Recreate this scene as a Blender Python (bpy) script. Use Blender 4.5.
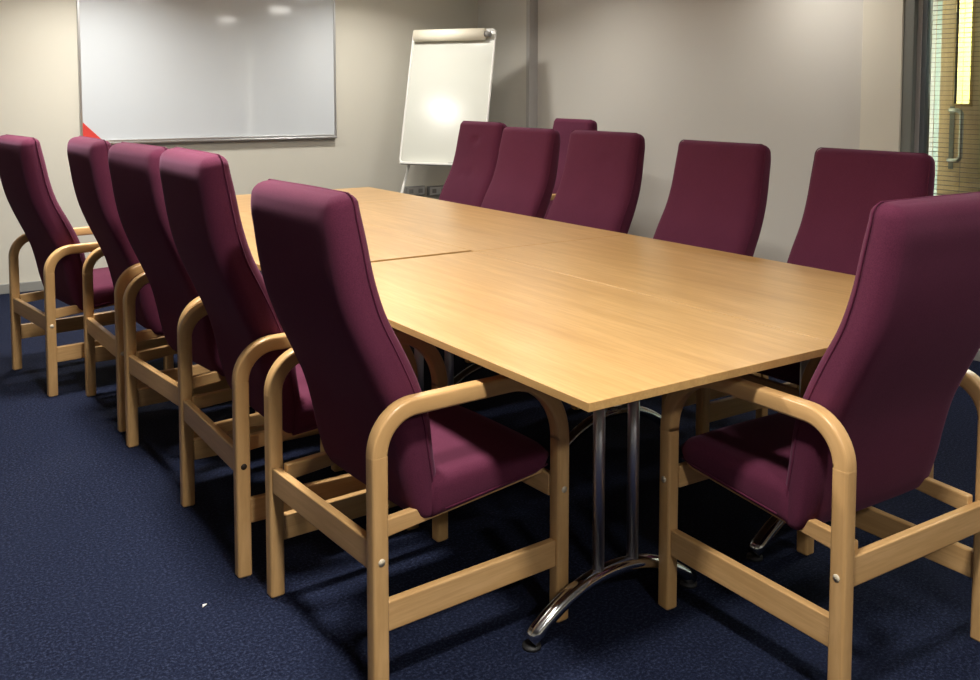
import bpy, bmesh, math, random
from mathutils import Vector, Matrix
random.seed(4)
PI = math.pi
SC = bpy.context.scene
C = SC.collection
for o in list(bpy.data.objects):
    bpy.data.objects.remove(o)

# ------------------------------------------------------------------ camera
cam_d = bpy.data.cameras.new('camera')
cam = bpy.data.objects.new('camera', cam_d); C.objects.link(cam)
YAW, PITCH, ROLL = 0.5908, 0.0670, 0.0005
cam.location = (-1.1949, -1.4301, 1.3432)
fw = Vector((math.sin(YAW)*math.cos(PITCH), math.cos(YAW)*math.cos(PITCH), -math.sin(PITCH)))
rt = Vector((math.cos(YAW), -math.sin(YAW), 0)); up = rt.cross(fw)
r2 = rt*math.cos(ROLL) + up*math.sin(ROLL); u2 = -rt*math.sin(ROLL) + up*math.cos(ROLL)
cam.rotation_euler = Matrix((r2, u2, -fw)).transposed().to_euler()
cam_d.sensor_fit = 'HORIZONTAL'; cam_d.sensor_width = 36
cam_d.lens = 955.24/980*36
cam_d.shift_y = -(340-156.7)/980
cam_d.clip_start = 0.05
SC.camera = cam

# ------------------------------------------------------------------ light
SC.view_settings.view_transform = 'Standard'
SC.view_settings.look = 'None'
SC.view_settings.exposure = 0.0
SC.view_settings.gamma = 1
SC.view_settings.use_curve_mapping = False
w = bpy.data.worlds.new('world'); SC.world = w; w.use_nodes = True
w.node_tree.nodes['Background'].inputs[0].default_value = (0.9, 0.95, 1, 1)
w.node_tree.nodes['Background'].inputs[1].default_value = 0.05
CEIL = 2.32
LIGHTS = [(-.42, -2.5, 1), (-.42, -.52, .88), (-.42, 1.3, 1.0), (-.42, 3.1, 1.0), (.15, 4.80, .62), (2.1, 4.80, .36),
          (2.97, .25, .22), (2.97, 2.08, .14), (2.6, 3.75, .20), (1.2, -1.1, .16), (1.25, 2.9, .16)]  # the closing central pair are unseen lamps added as fill
LAMP_W = 42
SPREAD = 150
LAMP_COL = (1.0, 0.955, 0.885)

# ------------------------------------------------------------------ materials
def mat(name, color, rough=0.5, metal=0.0, spec=0.5):
    m = bpy.data.materials.new(name); m.use_nodes = True
    b = m.node_tree.nodes['Principled BSDF']
    b.inputs['Base Color'].default_value = (*color, 1)
    b.inputs['Roughness'].default_value = rough
    b.inputs['Metallic'].default_value = metal
    b.inputs['Specular IOR Level'].default_value = spec
    return m, m.node_tree, b
def N(t, kind, **kw):
    n = t.nodes.new(kind)
    for k, v in kw.items():
        if k in n.inputs: n.inputs[k].default_value = v
        else: setattr(n, k, v)
    return n
def coords(t, scale=(1, 1, 1), kind='Object'):
    tc = N(t, 'ShaderNodeTexCoord'); mp = N(t, 'ShaderNodeMapping')
    mp.inputs['Scale'].default_value = scale
    t.links.new(tc.outputs[kind], mp.inputs['Vector'])
    return mp.outputs['Vector']
def ramp(t, fac, stops):
    r = N(t, 'ShaderNodeValToRGB'); e = r.color_ramp.elements
    e[0].position, e[0].color = stops[0][0], (*stops[0][1], 1)
    e[1].position, e[1].color = stops[-1][0], (*stops[-1][1], 1)
    for p, c in stops[1:-1]:
        x = e.new(p); x.color = (*c, 1)
    t.links.new(fac, r.inputs[0]); return r.outputs[0]
def noise(t, vec, scale, detail=3, rough=.5):
    n = N(t, 'ShaderNodeTexNoise'); n.inputs['Scale'].default_value = scale
    n.inputs['Detail'].default_value = detail; n.inputs['Roughness'].default_value = rough
    t.links.new(vec, n.inputs['Vector']); return n.outputs['Fac']
def bump(t, b, h, strength, dist):
    n = N(t, 'ShaderNodeBump'); n.inputs['Strength'].default_value = strength
    n.inputs['Distance'].default_value = dist
    t.links.new(h, n.inputs['Height']); t.links.new(n.outputs[0], b.inputs['Normal'])
def mixc(t, fac, a, b, mode='MIX'):
    n = N(t, 'ShaderNodeMix', data_type='RGBA', blend_type=mode)
    if isinstance(fac, float): n.inputs[0].default_value = fac
    else: t.links.new(fac, n.inputs[0])
    for i, x in ((6, a), (7, b)):
        if isinstance(x, tuple): n.inputs[i].default_value = (*x, 1)
        else: t.links.new(x, n.inputs[i])
    return n.outputs[2]

def wood(name, c1, c2, c3, axis, rough=.35, big=1.0, kind='Object'):
    m, t, b = mat(name, c1, rough)
    s = [14, 14, 14]; s[axis] = 1.1
    v = coords(t, tuple(x*big for x in s), kind)
    n1 = noise(t, v, 1.6, 5, .55)
    s2 = [150, 150, 150]; s2[axis] = 7
    n2 = noise(t, coords(t, tuple(s2), kind), 1.0, 3, .6)
    col = ramp(t, n1, [(.28, c3), (.5, c1), (.72, c2)])
    col2 = mixc(t, ramp(t, n2, [(.42, (0, 0, 0)), (.62, (.55, .55, .55))]), col, c3)
    t.links.new(col2, b.inputs['Base Color'])
    bump(t, b, n2, .05, .001)
    return m
LAM = ((.51, .308, .116), (.58, .362, .146), (.42, .240, .085))
M_top_y = wood('beech_laminate_lengthwise', *LAM, 1, .34)
M_top_x = wood('beech_laminate_crosswise', *LAM, 0, .34)
M_top_y.node_tree.nodes['Principled BSDF'].inputs['Specular IOR Level'].default_value = .45
FRM = ((.60, .365, .155), (.68, .43, .20), (.51, .295, .115))
M_fr_x = wood('beech_frame_x', *FRM, 0, .32)
M_fr_y = wood('beech_frame_y', *FRM, 1, .32)
M_fr_b = wood('beech_bentwood', *FRM, 0, .32, 1.0, 'UV')
M_fr_z = wood('beech_frame_z', *FRM, 2, .32)

def fabric(name, c1, c2):
    m, t, b = mat(name, c1, .92, 0, .15)
    v = coords(t)
    n1 = noise(t, v, 380, 2, .6); n0 = noise(t, v, 7, 3, .5)
    col = mixc(t, ramp(t, n1, [(.3, (0, 0, 0)), (.7, (1, 1, 1))]), c1, c2)
    col = mixc(t, ramp(t, n0, [(.35, (0, 0, 0)), (.65, (.35, .35, .35))]), col, c2)
    t.links.new(col, b.inputs['Base Color'])
    b.inputs['Sheen Weight'].default_value = .12
    b.inputs['Sheen Roughness'].default_value = .45
    b.inputs['Sheen Tint'].default_value = (.9, .45, .7, 1)
    bump(t, b, n1, .25, .001)
    return m
M_plum = fabric('plum_wool', (.070, .0125, .030), (.102, .020, .046))
M_pipe = fabric('plum_piping', (.070, .010, .029), (.095, .015, .04))
M_black = fabric('black_cloth', (.012, .010, .012), (.02, .018, .02))
M_chrome, _, _ = mat('chrome', (.62, .62, .64), .12, 1)
M_pole, _, _ = mat('polished_grey_metal', (.50, .50, .55), .34, 1)
M_rubber, _, _ = mat('black_rubber', (.015, .015, .016), .6)
M_cap, _, _ = mat('cream_plastic_cap', (.68, .60, .45), .4)
M_hole, _, _ = mat('dark_bolt_hole', (.03, .018, .01), .7)
M_alu, _, _ = mat('satin_aluminium', (.60, .61, .62), .35, 1)
M_board, _, b = mat('whiteboard_enamel', (.64, .685, .725), .07, 0, .62)
M_fboard, _, _ = mat('flipchart_enamel', (.62, .635, .575), .18, 0, .5)
M_white, _, _ = mat('white_plastic', (.76, .76, .72), .35)
M_cream, _, _ = mat('cream_roller', (.86, .81, .66), .5)
M_grey, _, _ = mat('grey_plastic', (.25, .25, .24), .45)
M_red, _, _ = mat('red_card', (.66, .05, .04), .55)
M_skirt, _, _ = mat('grey_skirting', (.30, .30, .28), .5)
M_frame, _, _ = mat('grey_frame_paint', (.19, .20, .18), .45)
M_fdark, _, _ = mat('dark_frame', (.10, .12, .13), .4)
M_flight, _, _ = mat('pale_frame_edge', (.42, .41, .40), .4)
M_slat, _, _ = mat('blind_slat', (.13, .12, .10), .5)
M_outer, _, _ = mat('corridor_paint', (.42, .48, .45), .7)
M_yellow, _, _ = mat('yellow_wall', (.88, .76, .22), .7)
M_diff, t, b = mat('lamp_diffuser', (.9, .9, .85), .5)
b.inputs['Emission Color'].default_value = (*LAMP_COL, 1); b.inputs['Emission Strength'].default_value = 13.0
M_odoor = wood('corridor_door_veneer', (.80, .57, .37), (.84, .61, .41), (.74, .51, .32), 2, .4)

def paint(name, c, var=.03):
    m, t, b = mat(name, c, .75, 0, .3)
    v = coords(t)
    n = noise(t, v, 240, 2); n0 = noise(t, v, 1.3, 2)
    d = tuple(x*(1-var) for x in c)
    t.links.new(mixc(t, n0, c, d), b.inputs['Base Color'])
    bump(t, b, n, .08, .001)
    return m
M_wall = paint('warm_white_paint', (.68, .66, .575))
M_wallr = paint('grey_white_paint', (.63, .61, .56))
M_pil = paint('cream_pilaster_paint', (.74, .70, .59))
M_ceil = paint('ceiling_tile_white', (.84, .83, .79))

M_carpet, t, b = mat('navy_carpet', (.02, .03, .08), .95, 0, .1)
v = coords(t)
n1 = noise(t, v, 120, 4, .8); n2 = noise(t, coords(t, (3, 60, 1)), 6, 2, .6); n3 = noise(t, v, 2.2, 3, .6)
base = ramp(t, n1, [(.36, (.003, .004, .011)), (.52, (.0088, .0124, .032)), (.64, (.036, .046, .088))])
base = mixc(t, ramp(t, n3, [(.35, (0, 0, 0)), (.7, (.4, .4, .4))]), base, (.011, .0155, .037))
t.links.new(base, b.inputs['Base Color'])
bump(t, b, n1, .6, .003)


M_glass, t, b = mat('clear_glass', (1, 1, 1), .02)
t.nodes.remove(b)
tr = N(t, 'ShaderNodeBsdfTransparent'); gl = N(t, 'ShaderNodeBsdfGlossy'); gl.inputs['Roughness'].default_value = .03
fr = N(t, 'ShaderNodeFresnel'); mx = N(t, 'ShaderNodeMixShader')
tr.inputs[0].default_value = (.90, .97, .95, 1)
t.links.new(fr.outputs[0], mx.inputs[0]); t.links.new(tr.outputs[0], mx.inputs[1]); t.links.new(gl.outputs[0], mx.inputs[2])
t.links.new(mx.outputs[0], t.nodes['Material Output'].inputs[0])

# ------------------------------------------------------------------ mesh helpers
def obj(name, bm, m, parent=None, smooth=True, bevel=0, seg=2, loc=None):
    me = bpy.data.meshes.new(name)
    bmesh.ops.recalc_face_normals(bm, faces=bm.faces)
    bm.to_mesh(me); bm.free()
    me.materials.append(m)
    if smooth:
        for p in me.polygons: p.use_smooth = True
    o = bpy.data.objects.new(name, me); C.objects.link(o)
    if parent: o.parent = parent
    if loc: o.location = loc
    if bevel:
        md = o.modifiers.new('bevel', 'BEVEL'); md.width = bevel; md.segments = seg
        md.limit_method = 'ANGLE'; md.angle_limit = math.radians(40)
        md.harden_normals = True
    return o
def box(bm, x0, x1, y0, y1, z0, z1):
    v = [bm.verts.new(p) for p in ((x0, y0, z0), (x1, y0, z0), (x1, y1, z0), (x0, y1, z0), (x0, y0, z1), (x1, y0, z1), (x1, y1, z1), (x0, y1, z1))]
    for f in ((0, 3, 2, 1), (4, 5, 6, 7), (0, 1, 5, 4), (1, 2, 6, 5), (2, 3, 7, 6), (3, 0, 4, 7)):
        bm.faces.new([v[i] for i in f])
    return v
def bx(*a):
    bm = bmesh.new(); box(bm, *a); return bm
def sweep(bm, pts, ring, frame=None, caps=True, uv=None, sgn=1):
    """ring(i, T) gives local 2D points; frame built from path tangents and a fixed side vector"""
    n = len(pts); rings = []
    for i, p in enumerate(pts):
        p = Vector(p)
        a = Vector(pts[max(i-1, 0)]); b_ = Vector(pts[min(i+1, n-1)])
        T = (b_-a).normalized()
        S = Vector(frame) if frame else (Vector((0, 0, 1)) if abs(T.z) < .9 else Vector((1, 0, 0)))
        S = (S - T*S.dot(T)).normalized(); U = T.cross(S)
        rings.append([bm.verts.new(p + S*x + U*y) for x, y in ring(i)])
    k = len(rings[0])
    lay = bm.loops.layers.uv.new('UVMap') if uv is not None else None
    u = uv or 0
    for i in range(n-1):
        du = (Vector(pts[i+1])-Vector(pts[i])).length * sgn
        for j in range(k):
            f = bm.faces.new((rings[i][j], rings[i][(j+1) % k], rings[i+1][(j+1) % k], rings[i+1][j]))
            if lay:
                for lp, q in zip(f.loops, ((u, j), (u, j+1), (u+du, j+1), (u+du, j))): lp[lay].uv = (q[0], q[1]*.008)
        u += du
    if caps:
        bm.faces.new(rings[0])
        if caps != 'start': bm.faces.new(rings[-1])
    return rings
def tube(bm, pts, r, seg=14, frame=None, ry=None):
    ry = ry or r
    c = [(r*math.cos(2*PI*j/seg), ry*math.sin(2*PI*j/seg)) for j in range(seg)]
    return sweep(bm, pts, lambda i: c, frame)
def rrect(hx, hy, r, k=3):
    out = []
    for cx, cy, a0 in ((hx-r, hy-r, 0), (-hx+r, hy-r, 90), (-hx+r, -hy+r, 180), (hx-r, -hy+r, 270)):
        for i in range(k+1):
            a = math.radians(a0 + 90*i/k); out.append((cx+r*math.cos(a), cy+r*math.sin(a)))
    return out
def cyl(bm, c, r, h, axis=2, seg=20):
    d = Vector((0, 0, 0)); d[axis] = h
    tube(bm, [Vector(c), Vector(c)+d], r, seg)
def root(name, label, cat, loc=(0, 0, 0), rz=0, group=None):
    o = bpy.data.objects.new(name, None); C.objects.link(o); o.empty_display_size = .1
    o.location = loc; o.rotation_euler = (0, 0, rz)
    o['label'] = label; o['category'] = cat
    if group: o['group'] = group
    return o
def struct(name, bm, m, smooth=False, bevel=0, parent=None):
    o = obj(name, bm, m, parent, smooth, bevel)
    if not parent: o['kind'] = 'structure'
    return o
def tag(o, label, cat, group=None):
    o['label'] = label; o['category'] = cat
    if group: o['group'] = group
def copy_tree(o, parent=None):
    c = o.copy(); C.objects.link(c); c.parent = parent
    for ch in o.children: copy_tree(ch, c)
    return c

# ------------------------------------------------------------------ room shell
XL, XR, YB, YN = -3.4, 3.46, 5.62, -4.2
struct('floor', bx(XL, 6.3, YN, YB+.1, -.1, 0), M_carpet)
struct('ceiling', bx(XL, 6.3, YN, YB+.1, CEIL, CEIL+.1), M_ceil)
struct('wall_back', bx(XL, 6.3, YB, YB+.1, 0, CEIL), M_wall)
struct('wall_left', bx(XL-.1, XL, YN, YB+.1, 0, CEIL), M_wall)
struct('wall_front', bx(XL, 6.3, YN-.1, YN, 0, CEIL), M_wall)
bm = bmesh.new(); box(bm, XR, XR+.12, 1.56, YB, 0, CEIL)
struct('wall_right', bm, M_wallr)
struct('wall_right_front', bx(XR, XR+.12, YN, -.60, 0, CEIL), M_wallr)
struct('wall_right_boxing', bx(XR-.055, XR, 4.86, YB, 0, CEIL), M_wallr)          # boxed section in the corner
struct('trim_1', bx(XR-.085, XR, 4.815, 4.86, 0, CEIL), M_flight, bevel=.003)
struct('wall_right_pilaster', bx(XR-.04, XR, 1.56, 1.80, 0, CEIL), M_pil, bevel=.004)
struct('baseboard_back', bx(XL, XR, YB-.018, YB, 0, .066), M_skirt, bevel=.004)
struct('baseboard_right', bx(XR-.018, XR, 1.80, 4.815, 0, .066), M_skirt, bevel=.004)
struct('baseboard_left', bx(XL, XL+.018, YN, YB, 0, .066), M_skirt, bevel=.004)

# glazed partition with blind
bm = bmesh.new()
box(bm, XR-.03, XR+.14, 1.50, 1.56, 0, CEIL)
struct('trim_2', bm, M_frame, bevel=.004)
wr = bpy.data.objects.new('window_1', None); C.objects.link(wr); wr['kind'] = 'structure'
wr.location = (XR, .42, 0)
wy0, wy1 = -.95, 1.08
bm = bmesh.new()
box(bm, 0, .035, wy1-.025, wy1, 0, CEIL); box(bm, 0, .035, wy0, wy0+.05, 0, CEIL)
box(bm, 0, .035, wy0+.05, wy1-.025, 0, .06); box(bm, 0, .035, wy0+.05, wy1-.025, 2.24, CEIL)
obj('window_frame', bm, M_flight, wr, False, .003)
bm = bmesh.new()
box(bm, .004, .032, wy1-.052, wy1-.025, .06, 2.24)
obj('window_bead', bm, M_fdark, wr, False)
obj('pane', bx(.085, .091, wy0+.05, wy1-.052, .06, 2.24), M_glass, wr, False)

bl = root('venetian_blind', 'open venetian blind of narrow grey slats hanging inside the glazed panel at right', 'blind', (XR+.060, .42, 0))
bm = bmesh.new(); z = .08
while z < 2.18:
    box(bm, -.011, .011, wy0+.06, wy1-.045, z-.0009, z+.0009); z += .0245
obj('slats', bm, M_slat, bl, False)
obj('head_rail', bx(-.013, .013, wy0+.055, wy1-.056, 2.20, 2.24), M_slat, bl, False, .002)
for yy in (.86, .2, -.5):
    bm = bmesh.new(); tube(bm, [(0, yy, .07), (0, yy, 2.2)], .0012, 6)
    obj('ladder_cord', bm, M_grey, bl)

# corridor beyond
struct('wall_corridor', bx(5.1, 5.2, YN, YB, 0, CEIL), M_outer)
struct('wall_corridor_yellow', bx(4.62, 4.66, 1.72, 2.03, 0, CEIL), M_yellow)
dr = bpy.data.objects.new('door_1', None); C.objects.link(dr); dr['kind'] = 'structure'; dr.location = (3.78, 0, 0)
dl, dm = .55, 1.557
vy0, vy1 = 1.388, 1.475       # vision panel
bm = bmesh.new()
box(bm, 0, .026, vy1, dm, 0, 2.28); box(bm, 0, .026, dl, vy0, 0, 2.28)
box(bm, 0, .026, vy0, vy1, 0, 1.285); box(bm, 0, .026, vy0, vy1, 2.2, 2.28)
obj('door_leaf', bm, M_odoor, dr, False)
bm = bmesh.new()
for a, b_ in ((vy0-.016, vy0), (vy1, vy1+.008)): box(bm, -.004, .029, a, b_, 1.27, 2.2)
box(bm, -.004, .029, vy0-.012, vy1+.008, 1.27, 1.285)
obj('vision_panel_bead', bm, M_fr_z, dr, False)
obj('vision_panel', bx(.010, .016, vy0, vy1, 1.285, 2.2), M_glass, dr, False)
bm = bmesh.new()
hz0, hz1 = .980, 1.250
pts = [(0, 1.480, hz0), (-.03, 1.478, hz0), (-.045, 1.465, hz0)]
for i in range(7):
    a = PI/2*i/6; pts.append((-.05, 1.430-.03*math.sin(a), hz0+.03*(1-math.cos(a))))
for i in range(7):
    a = PI/2*i/6; pts.append((-.05, 1.430-.03*math.cos(a), hz1-.03+.03*math.sin(a)))
pts += [(-.045, 1.465, hz1), (-.03, 1.478, hz1), (0, 1.480, hz1)]
tube(bm, pts, .011, 12, (1, 0, 0))
obj('door_handle', bm, M_alu, dr)
obj('handle_strip', bx(-.004, 0, 1.468, 1.494, hz0-.05, hz1+.02), M_grey, dr, False)  # flat grey upright strip behind the handle

# ------------------------------------------------------------------ ceiling lights
lab_l = ['round ceiling downlight behind the camera at left', 'round ceiling downlight over the near left corner of the tables',
         'round ceiling downlight over the left chairs, beside the near tables', 'round ceiling downlight over the left chairs, beside the middle tables',
         'round ceiling downlight above the left end of the whiteboard wall', 'round ceiling downlight between the whiteboard and the flip chart',
         'round ceiling downlight by the glazed panel at right', 'round ceiling downlight by the right wall, over the cream pilaster',
         'round ceiling downlight by the right wall, over the stored chair', 'added central fill lamp near the chair at the table end',
         'added central fill lamp over the middle of the far tables']
for (x, y, k), lb in zip(LIGHTS, lab_l):
    r = root('ceiling_light', lb, 'ceiling light', (x, y, CEIL), 0, 'round ceiling downlights')
    bm = bmesh.new()
    tube(bm, [(0, 0, -.010), (0, 0, 0)], .135, 32)
    obj('frame', bm, M_white, r, False)
    bm = bmesh.new(); tube(bm, [(0, 0, -.050), (0, 0, -.009)], .110, 32)
    obj('diffuser', bm, M_diff, r, False)
    l = bpy.data.lights.new('lamp', 'AREA'); l.shape = 'DISK'; l.size = .22
    l.energy = LAMP_W*k; l.color = LAMP_COL; l.spread = math.radians(SPREAD)
    lo = bpy.data.objects.new('lamp', l); C.objects.link(lo); lo.parent = r; lo.location = (0, 0, -.054)
r = root('ceiling_light', 'ceiling light in the corridor behind the wooden door', 'ceiling light', (4.25, .9, CEIL))
obj('diffuser', bx(-.2, .2, -.5, .5, -.01, 0), M_diff, r, False)
l = bpy.data.lights.new('lamp', 'AREA'); l.shape = 'RECTANGLE'; l.size = .35; l.size_y = .9; l.energy = 330; l.color = (1, .96, .88)
lo = bpy.data.objects.new('lamp', l); C.objects.link(lo); lo.parent = r; lo.location = (0, 0, -.014)

# ------------------------------------------------------------------ whiteboard
wx0, wx1, wz0, wz1 = .125, 2.042, .995, 2.20
wb = root('whiteboard', 'large white dry-wipe board with slim aluminium frame on the back wall', 'whiteboard', ((wx0+wx1)/2, YB, wz0))
hw, hh = (wx1-wx0)/2, wz1-wz0
obj('board_surface', bx(-hw+.012, hw-.012, -.014, -.001, .012, hh-.012), M_board, wb, False)
bm = bmesh.new()
box(bm, -hw, -hw+.016, -.022, 0, 0, hh); box(bm, hw-.016, hw, -.022, 0, 0, hh)
box(bm, -hw+.016, hw-.016, -.022, 0, hh-.016, hh); box(bm, -hw+.016, hw-.016, -.022, 0, 0, .016)
obj('frame', bm, M_alu, wb, False, .002)
obj('pen_tray', bx(-hw+.01, hw-.005, -.045, -.001, -.014, 0), M_alu, wb, False, .003)
bm = bmesh.new(); f = [bm.verts.new(p) for p in ((0, 0, 0), (.125, 0, 0), (0, 0, .125), (0, .004, 0), (.125, .004, 0), (0, .004, .125))]
for ix in ((0, 1, 2), (3, 5, 4), (0, 3, 4, 1), (1, 4, 5, 2), (2, 5, 3, 0)): bm.faces.new([f[i] for i in ix])
o = obj('triangle_card', bm, M_red, None, False, loc=(wx0+.016, YB-.0185, wz0+.0165+.001))
tag(o, 'red triangular card stuck in the lower left corner of the whiteboard', 'card')

# ------------------------------------------------------------------ flip chart
ex = Vector((.537, -.843, 0)).normalized(); aw = Vector((.843, .537, 0)).normalized()
tl = math.radians(13.4)
FH, FW = 1.075, .725
fc = root('flipchart_easel', 'white flip chart easel leaning back in the far corner beside the whiteboard', 'flip chart', (2.585, 4.895, 0), math.atan2(ex.y, ex.x))
# local: x = board right, y = away (ex rotated +90deg), z up
bz = .79
def brd(u, v, w_=0):   # u right, v up the board, w_ out to the viewer
    return Vector((u, v*math.sin(tl)-w_*math.cos(tl), bz+v*math.cos(tl)+w_*math.sin(tl)))
def bbox(bm, u0, u1, v0, v1, w0, w1):
    vs = box(bm, 0, 1, 0, 1, 0, 1)
    for vv, (u, v_, w_) in zip(vs, ((u0, v0, w0), (u1, v0, w0), (u1, v0, w1), (u0, v0, w1), (u0, v1, w0), (u1, v1, w0), (u1, v1, w1), (u0, v1, w1))):
        vv.co = brd(u, v_, w_)
H = FW/2
bm = bmesh.new(); bbox(bm, -H+.01, H-.01, .01, FH-.01, -.012, 0); obj('board_surface', bm, M_fboard, fc, False)
bm = bmesh.new()
ring = [brd(x, y, 0) for x, y in [(px, py+FH/2) for px, py in rrect(H-.004, FH/2-.004, .03, 5)]]
ring.append(ring[0])
n = len(ring)-1
rs = []
for i in range(n):
    p = ring[i]; T = (ring[(i+1) % n]-ring[i-1]).normalized()
    W_ = (brd(0, 0, 1)-brd(0, 0, 0)); U = T.cross(W_)
    rs.append([bm.verts.new(p+W_*(.010*math.cos(2*PI*j/10)-.004)+U*.009*math.sin(2*PI*j/10)) for j in range(10)])
for i in range(n):
    for j in range(10): bm.faces.new((rs[i][j], rs[i][(j+1) % 10], rs[(i+1) % n][(j+1) % 10], rs[(i+1) % n][j]))
obj('frame', bm, M_white, fc)
bm = bmesh.new()
tube(bm, [brd(-H+.035, FH-.05, .035), brd(H-.075, FH-.05, .035)], .047, 24, (0, 0, 1), .032)
clamp = obj('paper_clamp', bm, M_cream, fc)
bm = bmesh.new(); tube(bm, [brd(H-.075, FH-.05, .035), brd(H-.03, FH-.05, .035)], .022, 18)
obj('clamp_knob', bm, M_grey, clamp)
bm = bmesh.new(); bbox(bm, -H+.03, H-.02, -.012, .004, 0, .05)
obj('pen_ledge', bm, M_white, fc, False, .003)
bm = bmesh.new(); bbox(bm, .07, .13, .006, .014, .004, .012)
obj('badge', bm, M_grey, fc, False)
for a, b_ in (((-H+.09, .02), (-H-.06, -.14)), ((H-.09, .02), (H+.02, -.14))):
    p0 = brd(a[0], .10, -.03); p1 = Vector((b_[0], b_[1], .012))
    bm = bmesh.new(); tube(bm, [p0, p1], .0105, 12); lg = obj('leg', bm, M_white, fc)
    bm = bmesh.new(); cyl(bm, (p1.x, p1.y, 0), .015, .03); obj('foot', bm, M_rubber, lg)
p0 = brd(0, FH-.25, -.03); p1 = Vector((0, .62, .012))
bm = bmesh.new(); tube(bm, [p0, p1], .0105, 12); lg = obj('leg', bm, M_white, fc)
bm = bmesh.new(); cyl(bm, (p1.x, p1.y, 0), .015, .03); obj('foot', bm, M_rubber, lg)
bm = bmesh.new(); bbox(bm, -.2, .2, FH-.30, FH-.24, -.035, -.012); obj('leg_bracket', bm, M_grey, fc, False)

# wall sockets
for (x0, x1, z0, z1, lb) in ((2.66, 2.845, .475, .555, 'grey double wall socket under the left side of the flip chart'),
                             (2.885, 3.07, .465, .545, 'grey double wall socket nearer the room corner, beside the plum chair')):
    r = root('wall_socket', lb, 'socket', ((x0+x1)/2, YB, z0), 0, 'wall sockets on the back wall')
    h_ = (x1-x0)/2
    obj('back_box', bx(-h_, h_, -.038, 0, 0, z1-z0), M_grey, r, False, .004)
    pl = obj('face_plate', bx(-h_+.006, h_-.006, -.044, -.038, .006, z1-z0-.006), M_alu, r, False, .002)
    for dx in (-.045, .045):
        bm = bmesh.new()
        box(bm, dx-.02, dx+.02, -.0455, -.044, .022, z1-z0-.022)
        obj('outlet', bm, M_grey, pl, False)

# ------------------------------------------------------------------ tables
def leg_frame(parent, ax, pos, span=.545):
    """T-foot frame; ax 0: foot runs along x at y=pos, ax 1: foot runs along y at x=pos"""
    def q(a, z): return (a, pos, z) if ax == 0 else (pos, a, z)
    bm = bmesh.new()
    h = span/2; pts = []
    R_ = 0
    for i in range(25):
        a = -h + span*i/24; pts.append(q(a, 0.0195 + .106*(1-(abs(a)/h)**2.1)))
    r = tube(bm, pts, 0.0225, 16, (0, 1, 0) if ax == 0 else (1, 0, 0), .019)
    foot = obj('foot_arch', bm, M_chrome, parent)
    for s in (-1, 1):
        bm = bmesh.new(); c = q(s*(h-.006), 0)
        tube(bm, [(c[0], c[1], 0), (c[0], c[1], .008)], .023, 20); obj('foot_pad', bm, M_rubber, foot)
        bm = bmesh.new(); c = q(s*.058, .11)
        cyl(bm, c, .0155, .585, 2, 20); obj('pole', bm, M_pole, parent)
        bm = bmesh.new(); c = q(s*.058, .665)
        cyl(bm, c, .024, .03, 2, 20); obj('pole_collar', bm, M_rubber, parent)
    bm = bmesh.new()
    if ax == 0: box(bm, -.22, .22, pos-.03, pos+.03, .694, .711)
    else: box(bm, pos-.03, pos+.03, -.22, .22, .694, .711)
    obj('top_bracket', bm, M_rubber, parent, False, .004)
def table(name, label, x0, x1, y0, y1, turned=False, dz=0, ins=.368, sz=1.0):
    cx, cy = (x0+x1)/2, (y0+y1)/2; hx, hy = (x1-x0)/2, (y1-y0)/2
    t = root(name, label, 'table', (cx, cy, 0), 0, 'beech tables pushed together')
    e = .0006
    obj('tabletop', bx(-hx+e, hx-e, -hy+e, hy-e, .7105, .73+dz), M_top_x if turned else M_top_y, t, False, .0015)
    if turned:
        for s in (-1, 1): leg_frame(t, 1, s*(hx-.36))
        obj('under_beam', bx(-hx+.36, hx-.36, -.02, .02, .66, .694), M_rubber, t, False)
    else:
        for s in (-1, 1): leg_frame(t, 0, s*(hy-ins))
        obj('under_beam', bx(-.02, .02, -hy+ins, hy-ins, .66, .694), M_rubber, t, False)
    return t
table('conference_table', 'beech conference table at the near left, its corner pointing at the camera', 0, .8, 0, 1.65)
table('conference_table', 'beech conference table at the near right, in front of the nearest right chairs', .8, 1.6, 0, 1.65)
table('conference_table', 'middle left beech conference table with a dark gap at its near edge', 0, .8, 1.680, 3.35, ins=.45)
table('conference_table', 'middle right beech conference table, between the near right table and the far one', .8, 1.6, 1.652, 3.35, ins=.45)
table('conference_table', 'beech conference table turned crosswise at the far end, nearest the whiteboard', 0, 1.6, 3.352, 4.153, True)

# ------------------------------------------------------------------ chairs
HW = .29                      # outer half width of the frame
LX, LY = .020, .018          # half leg section
ARM = .665
PROF = [  # (rear x, rear z, front x, front z, half width)
    (-.132, .364, -.074, .362, .246), (-.148, .395, -.072, .385, .249), (-.166, .455, -.072, .44, .250),
    (-.182, .53, -.082, .51, .250), (-.204, .61, -.092, .59, .250), (-.239, .69, -.117, .67, .250),
    (-.276, .77, -.156, .755, .249), (-.307, .85, -.202, .845, .246), (-.327, .93, -.231, .935, .243),
    (-.340, 1.01, -.249, 1.025, .240), (-.348, 1.065, -.261, 1.08, .238), (-.346, 1.098, -.268, 1.112, .236)]
def interp(k, n=40):
    out = []
    P_ = PROF
    for i in range(n+1):
        u = i/n*(len(P_)-1); a = min(int(u), len(P_)-2); f_ = u-a
        p0, p1, p2, p3 = P_[max(a-1, 0)], P_[a], P_[a+1], P_[min(a+2, len(P_)-1)]
        out.append(tuple(.5*((2*B)+(-A+C_)*f_+(2*A-5*B+4*C_-D)*f_**2+(-A+3*B-3*C_+D)*f_**3) for A, B, C_, D in zip(p0, p1, p2, p3)))
    return out
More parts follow.
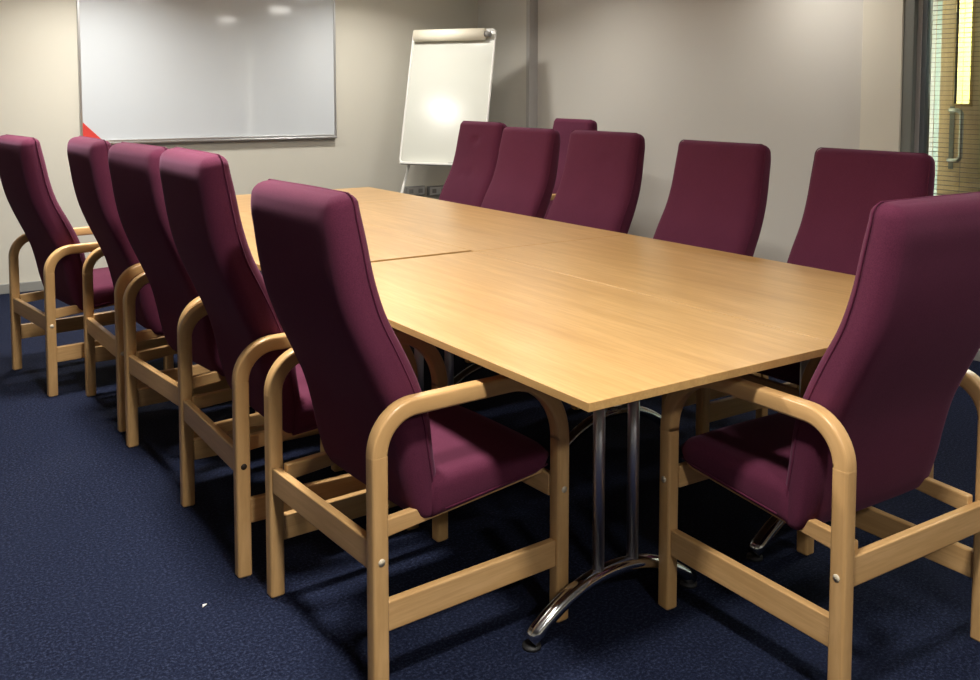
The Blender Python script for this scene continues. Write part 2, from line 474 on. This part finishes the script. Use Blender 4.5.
def back_bm(dimples=(), wob=0):
    bm = bmesh.new(); S = interp(0); rings = []
    def sec(s, shrink=0, lift=0):
        rx, rz, fx, fz, h = s
        R_, F_ = Vector((rx, 0, rz)), Vector((fx, 0, fz))
        c = (R_+F_)/2; d = (F_-R_); th = d.length/2; d.normalize()
        nrm = Vector((-d.z, 0, d.x))*(1)      # up along the back
        th2 = th-shrink; h2 = h-shrink
        k = []
        base = rrect(th2, h2, min(.040, th2*.92), 4)
        # extra points on the long faces for the crown
        for i in range(20):                      # 4 corners of 5 points; sides between them are subdivided
            a_, b_ = base[i], base[(i+1) % 20]
            k.append(a_)
            m_ = {4: 4, 9: 13, 14: 4, 19: 13}.get(i, 1)
            for q in range(1, m_): k.append((a_[0]+(b_[0]-a_[0])*q/m_, a_[1]+(b_[1]-a_[1])*q/m_))
        r = []
        for a_, b_ in k:
            cr = .010*max(0, 1-(b_/h)**2) * (1 if a_ > 0 else .5)
            p = c + d*(a_+(cr if a_ > 0 else -cr)) + Vector((0, b_, 0)) + nrm*lift
            if a_ > th2*.6:
                for (dy, dz_, dep, rad) in dimples:
                    q = ((b_-dy)/(rad*2.0))**2 + ((p.z-dz_)/rad)**2
                    p = p - d*dep*math.exp(-q)
            r.append(bm.verts.new(p))
        return r
    for s_, l_ in ((.027, -.0205), (.015, -.015), (.005, -.007)): rings.append(sec(S[0], s_, l_))
    for s in S: rings.append(sec(s))
    for s_, l_ in ((.003, .008), (.009, .016), (.019, .023), (.030, .026)): rings.append(sec(S[-1], s_, l_))
    n = len(rings[0])
    for i in range(len(rings)-1):
        for j in range(n): bm.faces.new((rings[i][j], rings[i][(j+1) % n], rings[i+1][(j+1) % n], rings[i+1][j]))
    bm.faces.new(rings[0]); bm.faces.new(rings[-1])
    return bm
def back_piping():
    """seam where the front panel meets the side band, both sides and over the top"""
    S = interp(0); bm = bmesh.new()
    def at(s, sy, k=.44, inset=0):
        rx, rz, fx, fz, h = s
        R_, F_ = Vector((rx, 0, rz)), Vector((fx, 0, fz)); c = (R_+F_)/2; d = (F_-R_)/2
        return c + d*k + Vector((0, sy*(h-inset), 0))
    L = [at(s, -1) for s in S[2:]]; Rr = [at(s, 1) for s in reversed(S[2:])]
    s = S[-1]; d = Vector((s[2]-s[0], 0, s[3]-s[1])).normalized(); nrm = Vector((-d.z, 0, d.x))
    top = []
    for i in range(1, 6):
        a = PI/2*i/6; top.append(at(s, -1)+Vector((0, .030*(1-math.cos(a)), 0))+nrm*.026*math.sin(a))
    top2 = [Vector((p.x, -p.y, p.z)) for p in reversed(top)]
    tube(bm, L+top+[(top[-1]+top2[0])/2]+top2+Rr, .0022, 6, (1, 0, .2))
    return bm
def seat_bm():
    bm = bmesh.new(); rings = []
    x0, x1 = -.10, .262
    for i in range(15):
        u = i/14; x = x0+(x1-x0)*u
        zb = .350+.032*u; zt = .448+.008*u
        e_ = 0
        if u > .85: e_ = (u-.85)/.15
        sh = .030*(1-math.sqrt(max(0, 1-e_*e_)))
        hz = (zt-zb)/2; cz = (zt+zb)/2
        r = []
        pts = rrect(.252-sh*.6, hz-sh, min(.028, (hz-sh)*.9), 4)
        ext = []
        for k in range(len(pts)):
            a_, b_ = pts[k], pts[(k+1) % len(pts)]; ext.append(a_)
            if abs(a_[0]-b_[0]) > .1:
                for q in range(1, 11): ext.append((a_[0]+(b_[0]-a_[0])*q/11, a_[1]))
        for (yy, zz) in ext:
            cr = .012*max(0, 1-(yy/.252)**2)*(1-(2*u-1)**4) if zz > 0 else 0
            r.append(bm.verts.new((x, yy, cz+zz+cr)))
        rings.append(r)
    n = len(rings[0])
    for i in range(len(rings)-1):
        for j in range(n): bm.faces.new((rings[i][j], rings[i][(j+1) % n], rings[i+1][(j+1) % n], rings[i+1][j]))
    bm.faces.new(rings[0]); bm.faces.new(rings[-1])
    return bm
def seat_piping():
    bm = bmesh.new(); pts = []
    for i in range(13): u = i/12*.93; pts.append((-.07+(.262-.07+.11)*u, -.2520, (.372+.026*u)))
    pts += [(.250, -.240, .398), (.260, -.21, .398)]
    pts = pts + [(p[0], -p[1], p[2]) for p in reversed(pts)]
    tube(bm, pts, .0022, 6, (0, 0, 1)); return bm
CR, CRF = .095, .170          # corner radii of the arm centreline, rear and front
def armrest_bm(s):
    cxr, cxf = -.285+LX, .285-LX; zt = ARM-LX; y = s*(HW-LY)
    pts = [(cxr, y, zt-CR), (cxr, y, zt-CR+.0004)]
    for i in range(1, 13):
        a = PI/2*i/12; pts.append((cxr+CR*(1-math.cos(a)), y, zt-CR+CR*math.sin(a)))
    for i in range(1, 6): pts.append((cxr+CR+(cxf-cxr-CR-CRF)*i/6, y, zt))
    for i in range(0, 16):
        a = PI/2*i/16; pts.append((cxf-CRF+CRF*math.sin(a), y, zt-CRF+CRF*math.cos(a)))
    pts += [(cxf, y, zt-CRF+.0004), (cxf, y, zt-CRF)]
    bm = bmesh.new(); c = rrect(LY, LX, .007, 3)
    sweep(bm, pts, lambda i: c, (0, 1, 0), caps=False, uv=zt-CR)
    return bm
UEND = ARM-LX-CR + CR*PI/2 + (.57-2*LX-CR-CRF) + CRF*PI/2 + ARM-LX-CRF
def leg_bm(s, front):
    x = (.285-LX) if front else (-.285+LX); y = s*(HW-LY); ZT = ARM-LX-(CRF if front else CR)
    bm = bmesh.new(); c = rrect(LY, LX, .007, 3)
    c2 = rrect(LY-.003, LX-.003, .006, 3)
    sweep(bm, [(x, y, 0), (x, y, .004), (x, y, .006), (x, y, ZT-.003), (x, y, ZT), (x, y, ZT+.004)], lambda i: c2 if i in (0, 5) else c, (0, 1, 0), caps='start', uv=(UEND if front else 0), sgn=(-1 if front else 1))
    return bm
def make_chair(label, dimples=()):
    t = root('armchair', label, 'chair', (0, 0, 0), 0, None)
    b_ = obj('backrest', back_bm(dimples), M_plum, t); obj('piping', back_piping(), M_pipe, b_)
    s_ = obj('seat', seat_bm(), M_plum, t); obj('piping', seat_piping(), M_pipe, s_)
    iy = HW-2*LY
    for s in (-1, 1):
        obj('armrest', armrest_bm(s), M_fr_b, t)
        for front in (0, 1):
            lg = obj('leg', leg_bm(s, front), M_fr_b, t)
            x = (.285-LX) if front else (-.285+LX)
            bm = bmesh.new(); y = s*HW
            tube(bm, [(x, y-s*.001, .345 if front else .315), (x, y+s*.0012, .345 if front else .315)], .0085, 16, (0, 0, 1))
            obj('screw_cap', bm, M_cap, lg)
        y0, y1 = sorted((s*(HW-LY)-.011, s*(HW-LY)+.011))
        a = .285-2*LX
        obj('side_rail', bx(-a, a, y0, y1, .147, .216), M_fr_x, t, False, .004)
        bm = bmesh.new(); y0, y1 = sorted((s*.229, s*.207)); vs = box(bm, -.258, .245, y0, y1, .330, .374)
        for v_ in vs:
            if v_.co.x > 0: v_.co.z += .043 if v_.co.z < .35 else .022
        obj('seat_rail', bm, M_fr_x, t, False, .004)
    obj('back_rail', bx(-.285+.006, -.285+.028, -iy, iy, .288, .356), M_fr_y, t, False, .004)
    obj('front_rail', bx(.245, .265, -iy, iy, .320, .378), M_fr_y, t, False, .004)
    return t
D1 = ((.01, 1.03, .020, .016), (.03, .84, .012, .016), (-.06, .83, .010, .014))
D2 = ((.08, 1.00, .014, .014), (.0, .775, .010, .012), (.08, .79, .010, .012))
proto = make_chair('')
used = []
G_L, G_R = 'plum armchairs along the left side of the tables', 'plum armchairs along the right side of the tables'
def place(label, x, y, deg, group=None, proto_=None, cap=None, z=0, sz=1.0, sy=1.0):
    p = proto_ or proto
    o = p if p not in used else copy_tree(p)
    used.append(p)
    o.location = (x, y, z); o.rotation_euler = (0, 0, math.radians(deg))
    for ch in o.children:
        if ch.name.startswith('backrest'): ch.scale = (1, sy, sz)
    o['label'] = label
    if group: o['group'] = group
    elif 'group' in o: del o['group']
    return o
place('nearest plum armchair with beech frame on the left side, front left of the tables', -.012, .690, 3.0, G_L, sz=.992, sy=.965)
place('second nearest plum armchair in the left row, dark bolt hole in its near rear leg', -.060, 1.366, -.5, G_L, sz=1.035)
bolt_chair = C.objects['armchair.001']
for lg in bolt_chair.children:
    if lg.name.startswith('leg'):
        cs = [v_.co for v_ in lg.data.vertices]
        if sum(c_.x for c_ in cs) < 0 and sum(c_.y for c_ in cs) < 0:
            for cp in lg.children:
                cp.material_slots[0].link = 'OBJECT'; cp.material_slots[0].material = M_hole
                cp['label'] = 'dark empty bolt hole'
place('middle plum armchair of the five in the left row', -.055, 2.035, 5.3, G_L, sz=1.025)
place('fourth plum armchair from the camera in the left row, before the far one', -.075, 2.752, 1.5, G_L, sz=1.02)
place('farthest plum armchair in the left row, standing apart by the whiteboard wall', -.262, 3.41, 7.5, G_L, sz=1.01)
place('plum armchair at the near end of the tables, seen from behind at right', .806, .050, 88.8, sz=.985)
place('nearest plum armchair on the right side, in front of the glazed panel', 1.60, .685, 180, G_R)
place('second plum armchair on the right side, standing clear against the bare wall', 1.60, 1.405, 180, G_R, sy=1.03)
pd = make_chair('', D2)
place('third plum armchair on the right side, with dimpled backrest overlapping the stored chairs', 1.60, 2.165, 180, G_R, pd, sz=1.017, sy=1.09)
place('fourth plum armchair on the right side, smooth back, between two dimpled ones', 1.60, 2.795, 180, G_R, sz=1.015)
pd2 = make_chair('', D1)
place('farthest plum armchair on the right side, with dimpled back beside the flip chart', 1.69, 3.40, 180, G_R, pd2, sz=1.03, sy=.95)
place('plum armchair stored against the right wall behind the right row', 2.78, 3.89, 176, sz=1.02)

# small fleck on the carpet
bm = bmesh.new()
vs = [bm.verts.new(p) for p in ((0, 0, .001), (.012, .003, .004), (.014, .011, .001), (.003, .009, .003))]
bm.faces.new(vs); r_ = bmesh.ops.extrude_face_region(bm, geom=bm.faces[:])
for v_ in r_['geom']:
    if isinstance(v_, bmesh.types.BMVert): v_.co.z += .0015
o = obj('paper_scrap', bm, M_white, None, False, loc=(-.475, .99, 0))
tag(o, 'tiny white scrap of paper lying on the carpet beside the left chairs', 'scrap')
